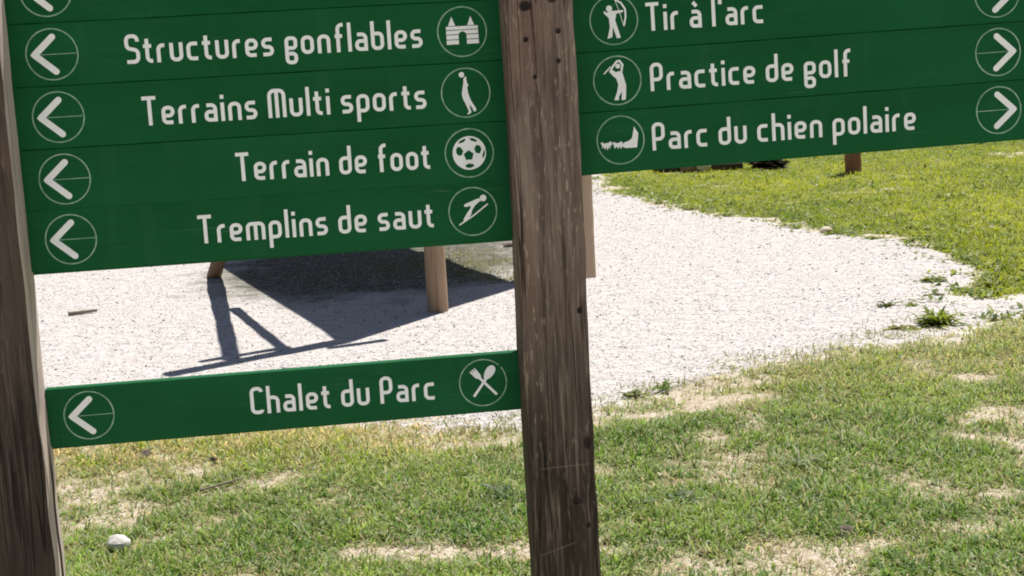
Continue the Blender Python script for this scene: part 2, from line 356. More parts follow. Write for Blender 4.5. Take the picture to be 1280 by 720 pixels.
# ------------------------------------------------------------------ grass
def lerp(a, b, t): return np.array(a) * (1 - t[:, None]) + np.array(b) * t[:, None]
def grass():
    VV, CC, F4, F3, off = [], [], [], [], 0
    def blades(P, z, L, wd, lean, az, col, tipc, curl):
        nonlocal off
        n = len(P); d = np.stack([np.cos(az), np.sin(az), np.zeros(n)], 1); sdv = np.stack([-np.sin(az), np.cos(az), np.zeros(n)], 1)
        tw = rng.uniform(-.9, .9, n); sdv = sdv * np.cos(tw)[:, None] + d * np.sin(tw)[:, None]
        b = np.column_stack([P, z - .003])
        def at(t):
            ang = lean + curl * t
            return b + (d * np.sin(ang)[:, None] + np.array([0, 0, 1.0]) * np.cos(ang)[:, None]) * (L * t)[:, None]
        m1, m2, tp = at(.45), at(.8), at(1.0)
        w0 = (wd * .5)[:, None] * sdv
        V = np.stack([b - w0 * .7, b + w0 * .7, m1 - w0, m1 + w0, m2 - w0 * .7, m2 + w0 * .7, tp], 1)
        V[:, :, 2] = np.maximum(V[:, :, 2], (z - .003)[:, None])
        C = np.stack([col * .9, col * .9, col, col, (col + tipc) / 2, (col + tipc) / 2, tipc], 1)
        o = (np.arange(n) * 7 + off)[:, None]
        F4.append(np.concatenate([o + np.array([[0, 1, 3, 2]]), o + np.array([[2, 3, 5, 4]])])); F3.append(o + np.array([[4, 5, 6]]))
        VV.append(V.reshape(-1, 3)); CC.append(C.reshape(-1, 3)); off += n * 7
    # -------- near lawn, in tufts
    nt_ = 108000
    y = 3.75 + (7.9 - 3.75) * rng.random(nt_); x = rng.uniform(-1, 1, nt_) * (y * .375 + 1.1)
    T = np.stack([x, y], 1); sd = sdist(T); D = lawn_density(T, sd)
    keep = (sd > -.18) & (rng.random(nt_) < D); T = T[keep]; D = D[keep]; nt2 = len(T)
    per = 7; n = nt2 * per
    P = np.repeat(T, per, 0) + rng.normal(0, .012, (n, 2)); sdb = sdist(P); z = hgt(P, sdb)
    tn = (vnoise(T, 1.1, 31) * .45 + vnoise(T, 5.2, 32) * .55 - .5) * 1.5 + .5
    yel = np.clip((T[:, 1] - 5.35) / .7, 0, 1) * np.clip((.15 - T[:, 0]) / .5, 0, 1) * .85 + np.clip((T[:, 1] - 6.1) / .6, 0, 1) * .45
    t = np.clip(tn * 1.5 - .35 + rng.normal(0, .16, nt2), 0, 1)
    col = lerp((.125, .225, .045), (.31, .41, .095), t)
    yc = lerp((.30, .36, .055), (.66, .53, .27), (rng.random(nt2) + vnoise(T, 4.5, 35) > .95) * 1.0); yy = np.clip(yel + rng.normal(0, .2, nt2), 0, 1)
    col = col * (1 - yy[:, None]) + yc * yy[:, None]
    dry = rng.random(nt2) < (.04 + .40 * (1 - D) + .5 * np.clip(vnoise(T, 2.6, 36) - .55, 0, 1)); col[dry] = lerp((.40, .34, .18), (.52, .46, .28), rng.random(dry.sum()))
    col = np.repeat(col, per, 0) * rng.uniform(.6, 1.4, (n, 1))
    straw = rng.random(n) < .10; col[straw] = lerp((.34, .29, .15), (.50, .43, .27), rng.random(straw.sum()))
    grey = rng.random(n) < .13; col[grey] = lerp((.28, .34, .19), (.46, .50, .34), rng.random(grey.sum()))
    L = rng.uniform(.016, .060, n) * np.repeat(.7 + .6 * vnoise(T, 3, 33), per) * np.repeat(.55 + .55 * D, per)
    wd = rng.uniform(.0030, .0070, n)
    lean = np.abs(rng.normal(.55, .45, n)); lean = np.clip(lean, .03, 1.45); az = np.repeat(rng.uniform(0, 6.28, nt2), per) + rng.normal(0, 1.1, n)
    blades(P, z, L, wd, lean, az, col, col * 1.12 + .012, rng.uniform(.1, 1.2, n))
    # -------- dead straw lying flat, also over the bare soil
    n = 110000; y = 3.75 + (7.6 - 3.75) * rng.random(n); x = rng.uniform(-1, 1, n) * (y * .375 + .25); P = np.stack([x, y], 1); sd = sdist(P)
    pr = np.where(sd > 0, .75, np.exp(sd / .14) * .35); k = rng.random(n) < pr; P = P[k]; n = len(P)
    col = lerp((.34, .28, .16), (.62, .55, .40), rng.random(n))
    blades(P, hgt(P) + .006, rng.uniform(.015, .05, n), rng.uniform(.0016, .0034, n), rng.uniform(1.2, 1.55, n), rng.uniform(0, 6.28, n), col, col, rng.uniform(-.1, .2, n))
    # -------- the far lawn: short, leafy, yellow green
    n = 420000; y = 7.9 + (21.5 - 7.9) * rng.random(n) ** 1.25; x = .6 + (y * .45 + 1.0 - .6) * rng.random(n); P = np.stack([x, y], 1); sd = sdist(P); D = lawn_density(P, sd)
    k = (sd > -.15) & (rng.random(n) < D); P = P[k]; sd = sd[k]; n = len(P); z = hgt(P, sd)
    t = np.clip((vnoise(P, .8, 41) * .4 + vnoise(P, 4.5, 42) * .6 - .5) * 1.7 + .5 + rng.normal(0, .2, n), 0, 1)
    col = lerp((.13, .20, .022), (.48, .49, .060), t) * rng.uniform(.7, 1.3, (n, 1))
    edge = (sd < .35) & (rng.random(n) < .55); col[edge] *= np.array([.72, .78, .8])
    straw = rng.random(n) < .06; col[straw] = lerp((.36, .32, .16), (.5, .46, .28), rng.random(straw.sum()))
    pale = rng.random(n) < .05; col[pale] = lerp((.26, .32, .16), (.36, .40, .24), rng.random(pale.sum()))
    lean = np.clip(np.abs(rng.normal(.75, .45, n)), .05, 1.45)
    blades(P, z, rng.uniform(.018, .055, n) * (.35 + 1.35 * vnoise(P, 9, 44, 2)), rng.uniform(.004, .009, n), lean, rng.uniform(0, 6.28, n), col, col * 1.15 + .01, rng.uniform(.1, 1.0, n))
    # -------- broad leaves of clover and plantain among the far lawn and along the ragged gravel edge
    n = 60000; y = 7.9 + (20.0 - 7.9) * rng.random(n) ** 1.25; x = .6 + (y * .40 + .4 - .6) * rng.random(n); P = np.stack([x, y], 1); sd = sdist(P); q = vnoise(P, 6, 47)
    k = (sd > -.28) & (rng.random(n) < np.where(sd < .5, np.clip((q - .44) * 5, 0, 1) * np.clip((sd + .28) / .35, 0, 1), np.clip((q - .5) * 3.0, 0.02, .8))); P = P[k]; sd = sd[k]; n = len(P)
    col = lerp((.06, .10, .015), (.30, .36, .08), rng.random(n)); e_ = rng.random(n) < .12; col[e_] = lerp((.34, .36, .2), (.48, .48, .32), rng.random(e_.sum()))
    blades(P, hgt(P, sd) + rng.uniform(0, .02, n), rng.uniform(.025, .060, n), rng.uniform(.014, .028, n), rng.uniform(.7, 1.5, n), rng.uniform(0, 6.28, n), col, col, rng.uniform(-.1, .5, n))
    # broad leaves in the near turf
    n = 9000; y = 4.0 + 3.4 * rng.random(n); x = rng.uniform(-1, 1, n) * (y * .36); P = np.stack([x, y], 1); sd = sdist(P); q = vnoise(P, 5, 48)
    k = (sd > -.05) & (rng.random(n) < np.clip((q - .5) * 3.5, .03, 1)); P = P[k]; sd = sd[k]; n = len(P)
    col = lerp((.10, .16, .05), (.32, .38, .16), rng.random(n)); e_ = rng.random(n) < .2; col[e_] = lerp((.40, .38, .22), (.55, .52, .38), rng.random(e_.sum()))
    blades(P, hgt(P, sd) + rng.uniform(0, .015, n), rng.uniform(.018, .042, n), rng.uniform(.009, .016, n), rng.uniform(.6, 1.5, n), rng.uniform(0, 6.28, n), col, col, rng.uniform(-.1, .6, n))
    # -------- a few thin sprigs on the gravel, in the shade of the shelter and along its edge
    SPR = [(.0,10.2,.25,.12,500),(-.25,10.5,.3,.2,500),(-.1,11.0,.3,.25,500),(-.55,10.9,.35,.3,400),(-.35,11.6,.3,.2,260),(-1.1,11.0,.6,.6,900),(-.6,11.3,.4,.5,700),(-.75,7.45,.35,.1,220),(-1.1,7.32,.3,.08,160),
           (.1,6.35,.2,.08,300),(-.15,6.15,.2,.06,300),(2.15,8.0,.25,.06,90),(1.9,7.7,.2,.06,120),(.7,6.8,.2,.08,200),(1.3,7.3,.3,.08,200),(1.9,7.6,.3,.07,160)]
    for (cx, cy, rx, ry, n) in SPR:
        P = np.stack([rng.normal(cx, rx * .6, n), rng.normal(cy, ry * .6, n)], 1)
        col = lerp((.13, .15, .04), (.34, .30, .13), rng.random(n))
        blades(P, np.full(n, .006), rng.uniform(.015, .05, n), rng.uniform(.003, .006, n), np.clip(np.abs(rng.normal(.7, .4, n)), .1, 1.4), rng.uniform(0, 6.28, n), col, col, rng.uniform(.1, 1, n))
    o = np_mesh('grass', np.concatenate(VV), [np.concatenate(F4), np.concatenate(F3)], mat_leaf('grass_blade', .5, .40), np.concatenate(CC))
    tag(o, 'short patchy grass, worn to bare straw in places, around the gravel', 'grass', kind='stuff')
grass()

# ------------------------------------------------------------------ the signpost
SIGN_O = Vector((-.71261, 2.46228, 0)); SZ = 1.62052; YAW = R(6.85692)
sign = empty('wooden_signpost', SIGN_O, YAW)
tag(sign, 'tall wooden signpost with green direction planks, white lettering and two weathered timber posts', 'signpost')
GREEN, WHITE, RING = mat_green(), mat_white(), mat_ring()

def timber(name, x0, x1, y0, y1, z0, z1, mat, parent, seed, bev=.007, wob=.0032, taper=0.0):
    """squared timber, ends and arrises slightly worn"""
    rs = np.random.default_rng(seed); n = 70; bm = bmesh.new(); rings = []
    cx, cy = (x0 + x1) / 2, (y0 + y1) / 2; hx, hy = (x1 - x0) / 2, (y1 - y0) / 2
    wx = np.convolve(rs.normal(0, 1, n + 13), np.ones(9) / 9, 'same')[6:-6] * wob; wy = np.convolve(rs.normal(0, 1, n + 13), np.ones(9) / 9, 'same')[6:-6] * wob * .6
    for i in range(n + 1):
        t = i / n; z = z0 + (z1 - z0) * t; tp = 1 + taper * (1 - t)
        b1 = bev * (1 + .5 * math.sin(i * 1.7 + seed)) + .002 * rs.random()
        hx2 = hx * tp; pts = []
        for sx, sy in ((-1, -1), (1, -1), (1, 1), (-1, 1)):
            A = (sx * (hx2 - b1), sy * hy); B = (sx * hx2, sy * (hy - b1)); Mid = (sx * (hx2 - b1 * .3), sy * (hy - b1 * .3))
            pts += [A, Mid, B] if sx * sy > 0 and False else ([A, Mid, B] if (sx, sy) in ((1, -1), (-1, 1)) else [B, Mid, A])
        rings.append([bm.verts.new((cx + px + wx[i], cy + py + wy[i], z)) for px, py in pts])
    m = len(rings[0])
    for a, b in zip(rings[:-1], rings[1:]):
        for j in range(m): bm.faces.new((a[j], a[(j + 1) % m], b[(j + 1) % m], b[j]))
    bm.faces.new(rings[0][::-1]); bm.faces.new(rings[-1])
    return from_bm(name, bm, mat, parent)

kn = lambda u, v, rx, rz, a=.95: (u, v + SZ, rx, rz, a)
mc = mat_post('weathered_timber', (.215, .158, .128), (.046, .034, .023), (.40, .325, .25),
              knots=[kn(.757, .036, .011, .008), kn(.755, -.018, .0042, .0042), kn(.8085, -.007, .0038, .0048), kn(.807, -.055, .0036, .0042),
                     kn(.7665, -.079, .0028, .0028), kn(.821, -.468, .0045, .006), kn(.823, -.695, .006, .012, .9), kn(.80, -.795, .008, .007, .7), kn(.818, -.84, .004, .005, .9),
                     kn(.80, .044, .008, .006, .7), kn(.824, -.478, .003, .04, .55)],
              z0=SZ - .72, z1=SZ - .30, scratches=[(SZ - .735 - .76 * .02, .02, .735, .83), (SZ - .88 - .76 * .30, .30, .73, .80)])
timber('post', .7235, .8365, -.065, .020, -.3, 2.55, mc, sign, 3, taper=.004)
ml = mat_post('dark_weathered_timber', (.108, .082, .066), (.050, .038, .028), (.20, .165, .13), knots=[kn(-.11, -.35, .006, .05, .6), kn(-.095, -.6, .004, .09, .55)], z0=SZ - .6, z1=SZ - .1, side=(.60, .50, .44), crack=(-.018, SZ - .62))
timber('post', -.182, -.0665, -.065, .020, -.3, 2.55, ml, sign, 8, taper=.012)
mb = mat_log('pale_planed_batten', (.50, .36, .27), (.56, .42, .32), (.30, .2, .15), .4)
tag(timber('batten', .795, .8685, .024, .046, SZ - .430, 2.3, mb, sign, 12, .003, .0008), 'paler batten nailed behind the centre post')

def plank(x0, x1, h, mat, parent, th=.018):
    """board with eased edges and a rear lip that closes the joint below"""
    bm = bmesh.new(); e = .0010; hz = h / 2
    prof = [(0, hz - e), (e, hz), (th, hz), (th, -hz), (th, -hz - .006), (th * .55, -hz - .006), (th * .55, -hz), (e, -hz), (0, -hz + e)]
    N = 24; rr = random.Random(int(x0 * 1000 + h * 9999) + random.randint(0, 999)); rings = []
    for i in range(N + 1):
        x = x0 + (x1 - x0) * i / N; dz = rr.uniform(-.0003, .0003); dy = rr.uniform(-.0003, .0003)
        rings.append([bm.verts.new((x, y + (dy if y < .003 else 0), z + (dz if y < .003 else 0))) for y, z in prof])
    for a, b in zip(rings[:-1], rings[1:]):
        for j in range(len(prof)): bm.faces.new((a[j], b[j], b[(j + 1) % len(prof)], a[(j + 1) % len(prof)]))
    bm.faces.new(rings[0]); bm.faces.new(rings[-1][::-1])
    return from_bm('sign_plank', bm, mat, parent)

# ---- flat raised marks: ribbons and polygons on the plank face (local x right, z up, y towards the viewer is negative)
def rounded(pts, r, closed=False):
    out = []; n = len(pts); P = [Vector(p) for p in pts]
    for i, p in enumerate(P):
        if not closed and i in (0, n - 1): out.append(p); continue
        a, b = P[i - 1], P[(i + 1) % n]; da, db = (a - p), (b - p)
        la = da.length * (.499 if closed or 0 < (i - 1) else 1.0); lb = db.length * (.499 if closed or (i + 1) < n - 1 else 1.0)
        ang = da.angle(db); rr = min(r, la * math.tan(ang / 2), lb * math.tan(ang / 2)) if ang < 3.1 else 0
        if rr < 1e-6: out.append(p); continue
        t = rr / math.tan(ang / 2); s = p + da.normalized() * t; e = p + db.normalized() * t
        bis = (da.normalized() + db.normalized()).normalized(); c = p + bis * (rr / math.sin(ang / 2))
        a0 = math.atan2((s - c).y, (s - c).x); a1 = math.atan2((e - c).y, (e - c).x); d = (a1 - a0 + math.pi) % (2 * math.pi) - math.pi
        for k in range(9): th = a0 + d * k / 8; out.append(c + Vector((math.cos(th), math.sin(th))) * rr)
    q = [out[0]]
    for p in out[1:]:
        if (p - q[-1]).length > 1e-5: q.append(p)
    if closed and (q[0] - q[-1]).length < 1e-5: q.pop()
    return q
def solid(bm, poly_faces, pts, y0, y1):
    """prism from an outline with given cap faces"""
    f = [bm.verts.new((p[0], y1, p[1])) for p in pts]; b = [bm.verts.new((p[0], y0, p[1])) for p in pts]
    for fc in poly_faces: bm.faces.new([f[i] for i in fc])
    return f, b
def ribbon(bm, path, wd, closed=False, z=.0007, caps=True):
    """a stroke of even width, standing z proud of the board"""
    n = len(path); L, Rr = [], []
    for i in range(n):
        a = path[i - 1] if (i > 0 or closed) else None; b = path[(i + 1) % n] if (i < n - 1 or closed) else None; p = path[i]
        d1 = (p - a).normalized() if a is not None else None; d2 = (b - p).normalized() if b is not None else None
        d1 = d1 or d2; d2 = d2 or d1; t = (d1 + d2); t = t.normalized() if t.length > 1e-6 else d1
        nn = Vector((-t.y, t.x)); m = 1 / max(.45, nn.dot(Vector((-d1.y, d1.x))))
        L.append(p + nn * wd / 2 * m); Rr.append(p - nn * wd / 2 * m)
    def v(p, y): return bm.verts.new((p.x, y, p.y))
    lt = [v(p, -z) for p in L]; rt = [v(p, -z) for p in Rr]; lb = [v(p, .0004) for p in L]; rb = [v(p, .0004) for p in Rr]
    rng_ = range(n) if closed else range(n - 1)
    for i in rng_:
        j = (i + 1) % n
        for q in ((lt[i], lt[j], rt[j], rt[i]), (lb[i], lb[j], lt[j], lt[i]), (rt[i], rt[j], rb[j], rb[i])):
            try: bm.faces.new(q)
            except ValueError: pass
    if not closed: bm.faces.new((lt[0], rt[0], rb[0], lb[0])); bm.faces.new((lt[-1], lb[-1], rb[-1], rt[-1]))
def shape(bm, pts, z=.0007):
    f = [bm.verts.new((p[0], -z, p[1])) for p in pts]; b = [bm.verts.new((p[0], .0004, p[1])) for p in pts]
    bm.faces.new(f); n = len(pts)
    for i in range(n): bm.faces.new((f[i], f[(i + 1) % n], b[(i + 1) % n], b[i]))
def disc(bm, cx, cz, r, z=.0007, n=28, sx=1.0, sz=1.0): shape(bm, [(cx + r * sx * math.cos(2 * math.pi * i / n), cz + r * sz * math.sin(2 * math.pi * i / n)) for i in range(n)], z)

# ---- lettering: a narrow rounded stroke alphabet, drawn in millimetres (x-height 30, cap height 47)
X, B, H, C = 30.0, 3.1, 26.9, 43.9; K = 3.05
GL = {
 'S': (17, [([(17, 35), (17, C), (0, C), (0, 25), (17, 21), (17, B), (-1, B)], 7)]),
 'T': (19, [([(-2, C), (20, C)], 0), ([(9.4, 0), (9.4, C - K)], 0)]),
 'M': (23, [([(0, 0), (0, C), (23, C), (23, 0)], 8), ([(11.5, 0), (11.5, C - K)], 0)]),
 'P': (15.5, [([(0, 0), (0, C), (15.5, C), (15.5, 19), (K, 19)], 7)]),
 'C': (15.5, [([(16, C - 6), (15.5, C), (0, C), (0, B), (15.5, B), (16, B + 4)], 7)]),
 'a': (14.5, [([(1, H), (14.5, H), (14.5, 0)], 6.5), ([(14.5 - K, 16.2), (0, 16.2), (0, B), (14.5 - K, B)], 5.5)]),
 'b': (15, [([(0, 47), (0, B), (15, B), (15, H), (K, H)], 6.5)]),
 'c': (13.5, [([(14.5, H), (0, H), (0, B), (14.5, B)], 6.5)]),
 'd': (15, [([(15, 47), (15, B), (0, B), (0, H), (15 - K, H)], 6.5)]),
 'e': (14.5, [([(14.5, B), (0, B), (0, H), (14.5, H), (14.5, 14), (K, 14)], 6.2)]),
 'f': (11, [([(4, 0), (4, C), (13, C)], 7), ([(4 + K, H - 1), (11, H - 1)], 0), ([(-1, H - 1), (4 - K, H - 1)], 0)]),
 'g': (14.5, [([(K, 11), (14.5, 11), (14.5, H), (0, H), (0, -12), (14, -12), (14, 2), (K, 2)], 5.2)]),
 'h': (15, [([(0, 0), (0, 47)], 0), ([(K, H), (15, H), (15, 0)], 7)]),
 'i': (0, [([(0, 0), (0, X)], 0), ([(0, 36), (0, 42.4)], 0)]),
 'l': (0, [([(0, 0), (0, 47)], 0)]),
 'm': (25, [([(0, 0), (0, H), (25, H), (25, 0)], 6.5), ([(12.5, 0), (12.5, H - K)], 0)]),
 'n': (15, [([(0, 0), (0, H), (15, H), (15, 0)], 6.5)]),
 'o': (15, [([(0, B), (0, H), (15, H), (15, B)], 6.8, True)]),
 'p': (15, [([(0, -15), (0, H), (15, H), (15, B), (K, B)], 6.5)]),
 'r': (9, [([(0, 0), (0, H), (10, H)], 7)]),
 's': (13.5, [([(14, H), (0, H), (0, 15), (13.5, 15), (13.5, B), (-1, B)], 5.8)]),
 't': (9, [([(3, 38.5), (3, B), (11, B)], 6), ([(3 + K, H), (10, H)], 0), ([(-3, H), (3 - K, H)], 0)]),
 'u': (15, [([(0, X), (0, B), (15, B), (15, X)], 6.5)]),
 "'": (0, [([(0, 47), (0, 36)], 0)]),
}
GL['à'] = (14.5, GL['a'][1] + [([(3.5, 42.5), (9.5, 35.5)], 0)])
def lettering(text, x0, x1, base, parent):
    items = []; cur = 0.0; first = True
    for ch in text:
        if ch == ' ': cur += 12.0; continue
        wch, st = GL[ch]; items.append((cur, st)); cur += wch + 11.6
    xs = [cx + p[0] for cx, st in items for s in st for p in s[0]]; lo, hi = min(xs) - 3.1, max(xs) + 3.1
    hw = 3.1; sc = (x1 - x0) / (hi - lo); bm = bmesh.new(); q = 0
    for cx, st in items:
        for s in st:
            q += 1; pts = [((x0 + (cx + p[0] - lo) * sc) , base + p[1] * .001) for p in s[0]]
            path = rounded(pts, s[1] * .001, len(s) > 2) if s[1] else [Vector(p) for p in pts]
            ribbon(bm, path, .0060, len(s) > 2, .0006 + .00004 * (q % 5))
    return from_bm('lettering', bm, WHITE, parent)

RD = .0413
def ring(bm, wd=.0021, gap=None, z=.0004):
    a0, a1 = (0, 2 * math.pi) if gap is None else (gap + .06, gap + 2 * math.pi - .06); n = 72
    pts = [Vector((math.cos(a0 + (a1 - a0) * i / n), math.sin(a0 + (a1 - a0) * i / n))) * (RD - wd / 2) for i in range(n + (gap is not None))]
    ribbon(bm, pts, wd, gap is None, z)
def arrow(cx, flip, parent):
    s = -1 if flip else 1; h = empty_mesh = None
    bm = bmesh.new(); ap = Vector((-.66 * s, 0)) * RD; up = Vector((.06 * s, .66)) * RD; dn = Vector((.10 * s, -.67)) * RD; wd = .25 * RD
    # chevron outline with rounded tips
    def cap(p, d, n=8):
        a = math.atan2(d.y, d.x); return [p + Vector((math.cos(a + t), math.sin(a + t))) * wd / 2 for t in np.linspace(-math.pi / 2, math.pi / 2, n)]
    du = (up - ap).normalized(); dd = (dn - ap).normalized(); nu = Vector((-du.y, du.x)) * wd / 2; nd = Vector((-dd.y, dd.x)) * wd / 2
    half = du.angle(dd) / 2; inner = ap + Vector((s, 0)) * (wd / 2 / math.sin(half)); outer = ap - Vector((s, 0)) * (wd / 2 / math.sin(half)) * .80
    cu, cd = cap(up, du), cap(dn, dd)
    if s > 0: pts = [inner] + cu + [ap - Vector((.010*0, 0)) + nu * 1.0 - du * .0] + [outer] + [ap - nd] + cd
    else: pts = [inner] + cd + [ap + nd] + [outer] + [ap - nu] + cu
    shape(bm, [(p.x, p.y) for p in pts], .0008)
    o = from_bm('arrow', bm, WHITE, parent); o.location.x = cx
    bm = bmesh.new(); ring(bm)
    ribbon(bm, [Vector((-.42 * s, .0)) * RD, Vector((.97 * s, .0)) * RD], .0012, False, .00035)
    o2 = from_bm('ring', bm, RING, parent); o2.location.x = cx

def P_(pts, cx, cy, r): return [((x - cx) / r, (cy - y) / r + .055 * (x - cx) / r * -1) for x, y in pts]
def picto(kind, cx, parent):
    bm = bmesh.new(); pt = lambda L, z=.0007: shape(bm, [(x * RD, y * RD) for x, y in L], z)
    line = lambda L, wd, z=.0007: ribbon(bm, [Vector(p) * RD for p in L], wd * RD, False, z)
    dk = None
    if kind == 'castle':
        for a, b in ((.09, .22), (-.09, .06), ):
            pt([(-.64, a), (.64, a), (.64, b), (-.64, b)] if a > 0 else [(-.64, a), (-.14, a), (-.10, -.03), (.01, .02), (.12, -.03), (.16, a), (.64, a), (.64, b), (-.64, b)])
        for a, b in ((-.29, -.12), (-.49, -.32)):
            pt([(-.64, a), (-.15, a), (-.15, b), (-.64, b)]); pt([(.17, a), (.65, a), (.65, b), (.17, b)])
        pt([(-.55, .245), (-.26, .245), (-.40, .60)]); pt([(.22, .245), (.50, .245), (.36, .60)])
    elif kind == 'basket':
        disc(bm, -.13 * RD, .72 * RD, .11 * RD)
        pt(P_([(183, 104), (190, 97), (199, 94), (197, 108), (200, 128), (207, 142), (200, 152), (203, 185), (215, 222), (232, 252), (244, 272), (238, 286), (226, 283), (224, 272), (209, 248), (207, 262), (216, 290), (196, 304), (193, 300), (202, 285), (186, 245), (172, 215), (168, 190), (174, 160), (180, 130)], 190, 183, 137))
    elif kind == 'football':
        disc(bm, .0, -.0, .68 * RD, .0006, 40); dk = []
        pent = lambda x, y, r, a, sx=1.0, sy=1.0: [(x + r * sx * math.cos(a + i * 2 * math.pi / 5), y + r * sy * math.sin(a + i * 2 * math.pi / 5)) for i in range(5)]
        dk.append(pent(-.03, -.10, .21, math.pi / 2))
        dk += [[(-.53, .17), (-.46, .27), (-.34, .25), (-.24, .08), (-.33, -.09), (-.47, -.07), (-.53, .04)], [(.21, .16), (.30, .31), (.44, .27), (.50, .12), (.42, -.05), (.26, -.01)]]
        dk += [[(-.45, .40), (-.33, .52), (-.14, .59), (-.13, .52), (-.25, .43)], [(.03, .60), (.20, .58), (.36, .47), (.28, .43), (.08, .50)], [(-.20, -.50), (-.06, -.43), (.12, -.45), (.18, -.54), (.0, -.61), (-.15, -.58)], [(.56, -.02), (.62, .10), (.63, -.08), (.55, -.25), (.52, -.16)]]
        for L in ([(-.03, .11), (-.04, .30)], [(.17, -.04), (.26, .02)], [(-.23, -.04), (-.30, -.02)], [(.09, -.27), (.15, -.38)], [(-.15, -.27), (-.20, -.36)]):
            pass
    elif kind == 'jumper':
        c = (247, 508, 145); disc(bm, .45 * RD, .52 * RD, .135 * RD)
        pt(P_([(296, 428), (270, 436), (240, 449), (205, 463), (196, 472), (202, 481), (238, 476), (232, 492), (214, 515), (192, 550), (186, 574), (212, 557), (236, 528), (244, 500), (262, 472), (286, 452), (300, 445)], *c))
        line(P_([(163, 588), (250, 532), (338, 464)], *c), .055, .00082)
    elif kind == 'cutlery':
        c = (386, 347, 213); b = P_([(445, 258)], *c)[0]; ax = Vector((.58, .80)).normalized(); px = Vector((ax.y, -ax.x))
        pt([tuple(Vector(b) + ax * (.34 * math.cos(t) + .0) + px * .185 * math.sin(t) * (1 + .22 * math.cos(t))) for t in np.linspace(0, 2 * math.pi, 26)[:-1]], .00085)
        line(P_([(424, 300), (298, 472)], *c), .105, .0008); line(P_([(345, 292), (503, 457)], *c), .105, .00066)
        pt(P_([(272, 252), (283, 240), (300, 262), (305, 257), (288, 236), (300, 226), (318, 248), (323, 243), (308, 222), (318, 213), (366, 272), (372, 300), (352, 314), (320, 306)], *c), .00074)
    elif kind == 'archer':
        c = (416, 82, 99); disc(bm, *[v * RD for v in P_([(399, 37)], *c)[0]], .125 * RD, .0008)
        pt(P_([(376, 46), (390, 53), (404, 47), (424, 45), (455, 43), (455, 51), (427, 57), (421, 84), (431, 118), (440, 152), (424, 154), (410, 108), (406, 150), (386, 156), (398, 110), (396, 74), (378, 57)], *c))
        line(P_([(424, 2), (448, 14), (464, 40), (464, 72), (455, 106)], *c), .07, .00085); line(P_([(424, 2), (440, 48), (455, 106)], *c), .022, .0006)
    elif kind == 'golfer':
        c = (428, 325, 99); disc(bm, *[v * RD for v in P_([(433, 268)], *c)[0]], .10 * RD, .0008)
        pt(P_([(397, 288), (408, 282), (424, 292), (438, 288), (450, 294), (456, 318), (463, 345), (458, 402), (441, 404), (444, 368), (431, 390), (430, 404), (411, 404), (424, 372), (431, 342), (424, 318), (406, 302)], *c))
        line(P_([(399, 293), (412, 270), (430, 249), (440, 247), (452, 262), (446, 292)], *c), .085, .00085)
        line(P_([(375, 299), (404, 270)], *c), .05, .0006)
    elif kind == 'sled':
        c = (433, 573, 99)
        pt(P_([(350, 585), (357, 580), (363, 586), (383, 583), (391, 577), (398, 584), (395, 594), (388, 597), (389, 608), (382, 601), (377, 614), (373, 601), (366, 611), (362, 599), (355, 606), (356, 594)], *c))
        pt(P_([(399, 585), (406, 580), (413, 586), (428, 583), (435, 578), (441, 585), (438, 597), (434, 610), (428, 599), (421, 609), (416, 599), (406, 608), (404, 595)], *c))
        pt(P_([(437, 592), (448, 583), (466, 577), (480, 567), (485, 545), (491, 519), (498, 532), (507, 547), (503, 575), (499, 604), (452, 606), (440, 601)], *c))
    o = from_bm('pictogram', bm, WHITE, parent); o.location.x = cx
    if dk:
        bm = bmesh.new()
        for L in dk: shape(bm, [(x * RD, y * RD) for x, y in L], .001)
        o2 = from_bm('pictogram_patches', bm, GREEN, parent); o2.location.x = cx
    bm = bmesh.new(); ring(bm, gap=.72 if kind == 'cutlery' else None)
    o3 = from_bm('ring', bm, RING, parent); o3.location.x = cx

ICON = .6589
ROWS = [(.1, None, None, None, 'green plank with a left arrow, uppermost of the left stack'),
        (0, 'Structures gonflables', (.1131, .5935), 'castle', 'green plank reading Structures gonflables, castle pictogram'),
        (-.1, 'Terrains Multi sports', (.1295, .5935), 'basket', 'green plank reading Terrains Multi sports, ball player pictogram'),
        (-.2, 'Terrain de foot', (.271, .5950), 'football', 'green plank reading Terrain de foot, football pictogram'),
        (-.3, 'Tremplins de saut', (.2012, .5950), 'jumper', 'green plank reading Tremplins de saut, ski jumper pictogram'),
        (-.593, 'Chalet du Parc', (.2647, .5778), 'cutlery', 'green plank reading Chalet du Parc, hung low and apart')]
for v, txt, ext, kind, lab in ROWS:
    h = .0994 if v > -.5 else .0975
    p = plank(-.0665, .7240, h, GREEN, sign); p.location = (0, .001 * random.uniform(-1, 1), SZ + v); p['label'] = lab
    if v == -.3: p.location.z += .0018
    arrow(0, False, p)
    if txt: lettering(txt, ext[0], ext[1], -.0222, p); picto(kind, ICON, p)
TILT = .0144
RR = [(0, "Tir à l'arc", (.0515, .2585), 'archer', "green plank reading Tir à l'arc, archer pictogram"), (-.1, 'Practice de golf', (.0560, .4090), 'golfer', 'green plank reading Practice de golf, golfer pictogram'),
      (-.2, 'Parc du chien polaire', (.0540, .5200), 'sled', 'green plank reading Parc du chien polaire, dog sled pictogram')]
for v, txt, ext, kind, lab in RR:
    p = plank(-.0755, .7420, .0994, GREEN, sign)
    p.location = (.9135 + v * -TILT, .001 * random.uniform(-1, 1), SZ + .0053 + v * 1.0); p.rotation_euler.y = -TILT; p['label'] = lab
    lettering(txt, ext[0], ext[1], -.0222, p); picto(kind, 0, p); arrow(.6705, True, p)

